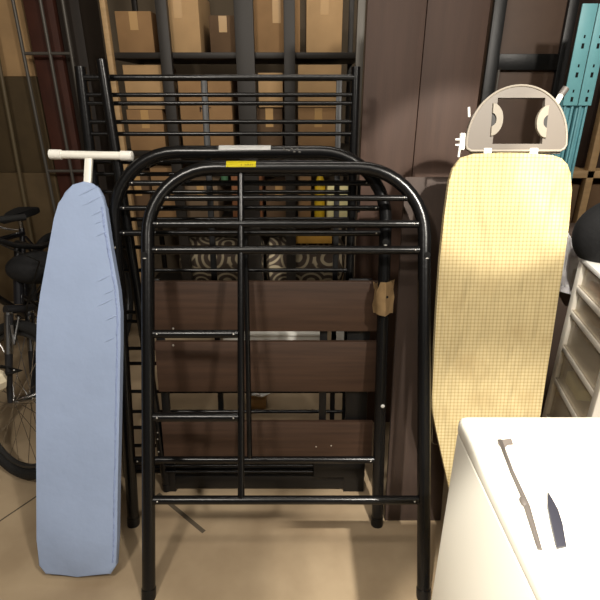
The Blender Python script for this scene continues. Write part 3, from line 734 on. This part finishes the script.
# ---------------------------------------------------------------- bicycles
def bicycle(pos, heading, steer, label, bagged):
    """pos: front wheel contact point; heading: direction of travel (deg from +X); steer: front wheel turn (deg)"""
    h = R(heading); fw = Vector((math.cos(h), math.sin(h), 0)); lf = Vector((-fw.y, fw.x, 0)); Z = Vector((0, 0, 1))
    p = Vector(pos); root = thing('bicycle', p-fw*.5, label, 'bicycle')
    Rw = .335; fc = p+Z*Rw
    ax_t = Vector((0, 0, 1))*math.cos(R(20))-fw*math.sin(R(20))       # steering axis direction (up, back)
    rot = Matrix.Rotation(R(steer), 3, ax_t)
    sf = rot @ fw; sl_ = rot @ lf
    def wheel(c, f, l, name):
        u2 = l.cross(f); 
        wr = MB().tube([c+(f*math.cos(k*math.pi/24)+u2*math.sin(k*math.pi/24))*Rw*.955 for k in range(48)], .023, 10, closed=True).build('tyre' , rubber, root) if False else None
        hub = MB().tube([c-l*.05, c-l*.02, c+l*.02, c+l*.05], .02, 12, rs=[.022, .014, .014, .022]).build(name, chrome, root)
        MB().tube([c+(f*math.cos(k*math.pi/24)+u2*math.sin(k*math.pi/24))*(Rw-.024) for k in range(48)], .024, 10, closed=True).build('tyre', rubber, hub)
        MB().tube([c+(f*math.cos(k*math.pi/24)+u2*math.sin(k*math.pi/24))*(Rw-.056) for k in range(48)], .011, 8, closed=True).build('rim', M('rim_dark', (70, 70, 70), .35, .6), hub)
        m = MB()
        for k in range(28):
            a = 2*math.pi*k/28; b = a+(.5 if (k//2) % 2 else -.5); s_ = 1 if k % 2 else -1
            m.tube([c+l*(s_*.035)+(f*math.cos(b)+u2*math.sin(b))*.02, c+(f*math.cos(a)+u2*math.sin(a))*(Rw-.06)], .0013, 5)
        m.build('spokes', chrome, hub)
        return hub
    wheel(fc, sf, sl_, 'front_wheel')
    rc = fc-fw*1.04
    wheel(rc, fw, lf, 'rear_wheel')
    crown = fc+ax_t*.38; head = crown+ax_t*.17; 
    # fork
    m = MB()
    for s_ in (-1, 1): m.tube([fc+sl_*s_*.05, fc+ax_t*.12+sl_*s_*.052, crown+sl_*s_*.045-ax_t*.02], .014, 10, rs=[.010, .014, .018])
    m.tube([crown-sl_*.058, crown+sl_*.058], .018, 10); fk = m.build('fork', M('fork_black', (34, 34, 36), .3), root)
    m = MB()
    for s_ in (-1, 1): m.tube([fc+ax_t*.20+sl_*s_*.05, fc+ax_t*.37+sl_*s_*.046], .0165, 12)
    m.build('fork_stanchion', chrome, fk)
    m = MB()
    for s_ in (-1, 1): m.tube([crown+sl_*s_*.052-ax_t*.05+sf*.03, crown+sl_*s_*.045-ax_t*.13+sf*.03, crown+sl_*s_*.02-ax_t*.02+sf*.03], .006, 8)
    m.build('rim_brake', chrome, fk)
    # frame
    bb = rc+fw*.42+Z*-.06; seat = bb-fw*.16+Z*.50
    m = MB(); m.tube([crown+ax_t*.02, head], .02, 12); m.tube([head-ax_t*.04, seat-Z*.03], .016, 10); m.tube([crown+ax_t*.05, bb], .019, 10); m.tube([seat, bb], .016, 10)
    for s_ in (-1, 1): m.tube([bb+lf*s_*.03, rc+lf*s_*.06], .010, 8); m.tube([seat-Z*.05+lf*s_*.01, rc+lf*s_*.06], .008, 8)
    m.tube([bb-lf*.045, bb+lf*.045], .022, 10); m.build('frame', M('bike_paint', (22, 22, 26), .25, coat=.5), root)
    m = MB(); m.tube([seat-Z*.02, seat+Z*.06], .013, 10); m.build('seat_post', chrome, root)
    st_ = seat+Z*.065
    m = MB(); m.slab([st_+fw*a+lf*b for a, b in ((.16, .012), (.05, .03), (-.06, .07), (-.12, .065), (-.13, 0), (-.12, -.065), (-.06, -.07), (.05, -.03), (.16, -.012), (.17, 0))], Z*.04, .012, 3); m.build('saddle', blackfab, root)
    # crank and pedals
    m = MB(); m.tube([bb+lf*.06+(fw*math.cos(k*math.pi/12)+Z*math.sin(k*math.pi/12))*.09 for k in range(24)], .006, 6, closed=True); m.tube([bb+lf*.06, bb+lf*.08+(Z*.8+fw*.6)*.17], .009, 8); m.tube([bb-lf*.06, bb-lf*.08-(Z*.8+fw*.6)*.17], .009, 8)
    ck = m.build('crankset', chrome, root)
    for s_ in (1, -1):
        pp = bb+lf*s_*.08+(Z*.8+fw*.6)*.17*s_
        MB().box(-.04, .04, -.03, .03, -.01, .01, .004).build('pedal', rubber, ck).location = pp+lf*s_*.05-Vector(root['_o'])
    # stem + handlebar turned with the fork
    hb = head+ax_t*.10
    m = MB(); m.tube([head, hb], .014, 10); m.tube([hb, hb+sf*.07+Z*.01], .014, 10); m.build('stem', blackm2, root)
    bc_ = hb+sf*.07+Z*.01
    m = MB(); m.tube([bc_+sl_*.30-sf*.05+Z*.045, bc_+sl_*.17-sf*.01+Z*.03, bc_+sl_*.05, bc_-sl_*.05, bc_-sl_*.17-sf*.01+Z*.03, bc_-sl_*.30-sf*.05+Z*.045], .0115, 12); bar = m.build('handlebar', blackm2, root)
    for s_ in (-1, 1):
        e0 = bc_+sl_*s_*.30-sf*.05+Z*.045; e1 = bc_+sl_*s_*.19-sf*.017+Z*.033; d = (e0-e1).normalized()
        m = MB(); m.tube([e1+d*(.012*k) for k in range(12)], .017, 14, rs=[.0165 if k % 2 else .018 for k in range(12)]); m.build('grip', rubber, bar)
        m = MB(); m.tube([e1-d*.02, e1-d*.02+sf*.035-Z*.02, e1+d*.03+sf*.055-Z*.035, e1+d*.08+sf*.06-Z*.045], .006, 8, rs=[.011, .009, .006, .005]); m.build('brake_lever', chrome, bar)
    m = MB()
    for s_ in (-1, 1):
        e1 = bc_+sl_*s_*.18; m.tube([e1, e1+sf*.09+Z*.04, bc_+sf*.13-Z*.02+sl_*s_*.04, crown+sf*.07+Z*.05, crown+sf*.03-Z*.04], .003, 6)
    m.build('brake_cable', blackm2, root)
    if bagged:
        c = bc_+sf*.0-Z*.09+sl_*.02
        m = MB(); m.ball(c, .105, (1.15, .9, .62), 20, 12); m.build('handlebar_bag', blackfab, root, label='black fabric bag under the handlebar')
    # head lamp
    lc = bc_+sf*.10-Z*.20 if bagged else bc_+sf*.08-Z*.02
    m = MB(); m.tube([lc-sf*.05, lc-sf*.02, lc+sf*.015, lc+sf*.02], .03, 16, rs=[.006, .026, .036, .036]); hl = m.build('headlamp', chrome, root)
    m = MB(); m.tube([lc+sf*.02, lc+sf*.026], .03, 16); m.build('lens', M('red_lens', (110, 30, 24), .2), hl)
    return root
fx, fz = XZ(24, 407, 1.68)
bike1 = bicycle((fx, 1.68, 0), -90, 64, 'dark bicycle nearest the blue ironing board, its front wheel turned sideways', True)
fx2, _ = XZ(-20, 366, 2.0)
bicycle((fx2-.12, 2.02, 0), -90, 40, 'dark bicycle behind the first, cut by the left edge of the view', False)
x, z = XZ(0, 381, 1.62)
MB().ball(Vector((x-.035, 1.62, z)), .062, (1, .8, .9), 8, 6).build('lamp_housing', cream, bike1, smooth=False, label='cream plastic lamp housing')  # unidentified cream object, added to the bicycle as a part
MB().tube([Vector((x-.035, 1.64, z)), Vector((x+.06, 1.67, z+.02)), Vector((fx-.05, 1.68, z+.03))], .008, 8).build('bracket', blackm2, bike1)  # added rod that carries the cream piece
# thin dark lines laid on the concrete
def FP(u, v): return TP(u, v, 0)
for n, (p, q) in enumerate((((-40, 548), (40, 494)), ((158, 494), (204, 532)))):
    A_, B_ = FP(*p), FP(*q); d = (B_-A_).normalized(); s_ = Vector((-d.y, d.x, 0))*(.003 if n == 0 else .008)
    struct(MB().slab([A_-s_, B_-s_, B_+s_, A_+s_], Vector((0, 0, .0012))).build('trim_%d' % (n+1), M('joint_dark', (86, 76, 62), .9), smooth=False))
for o in bpy.data.objects:
    if '_o' in o: del o['_o']
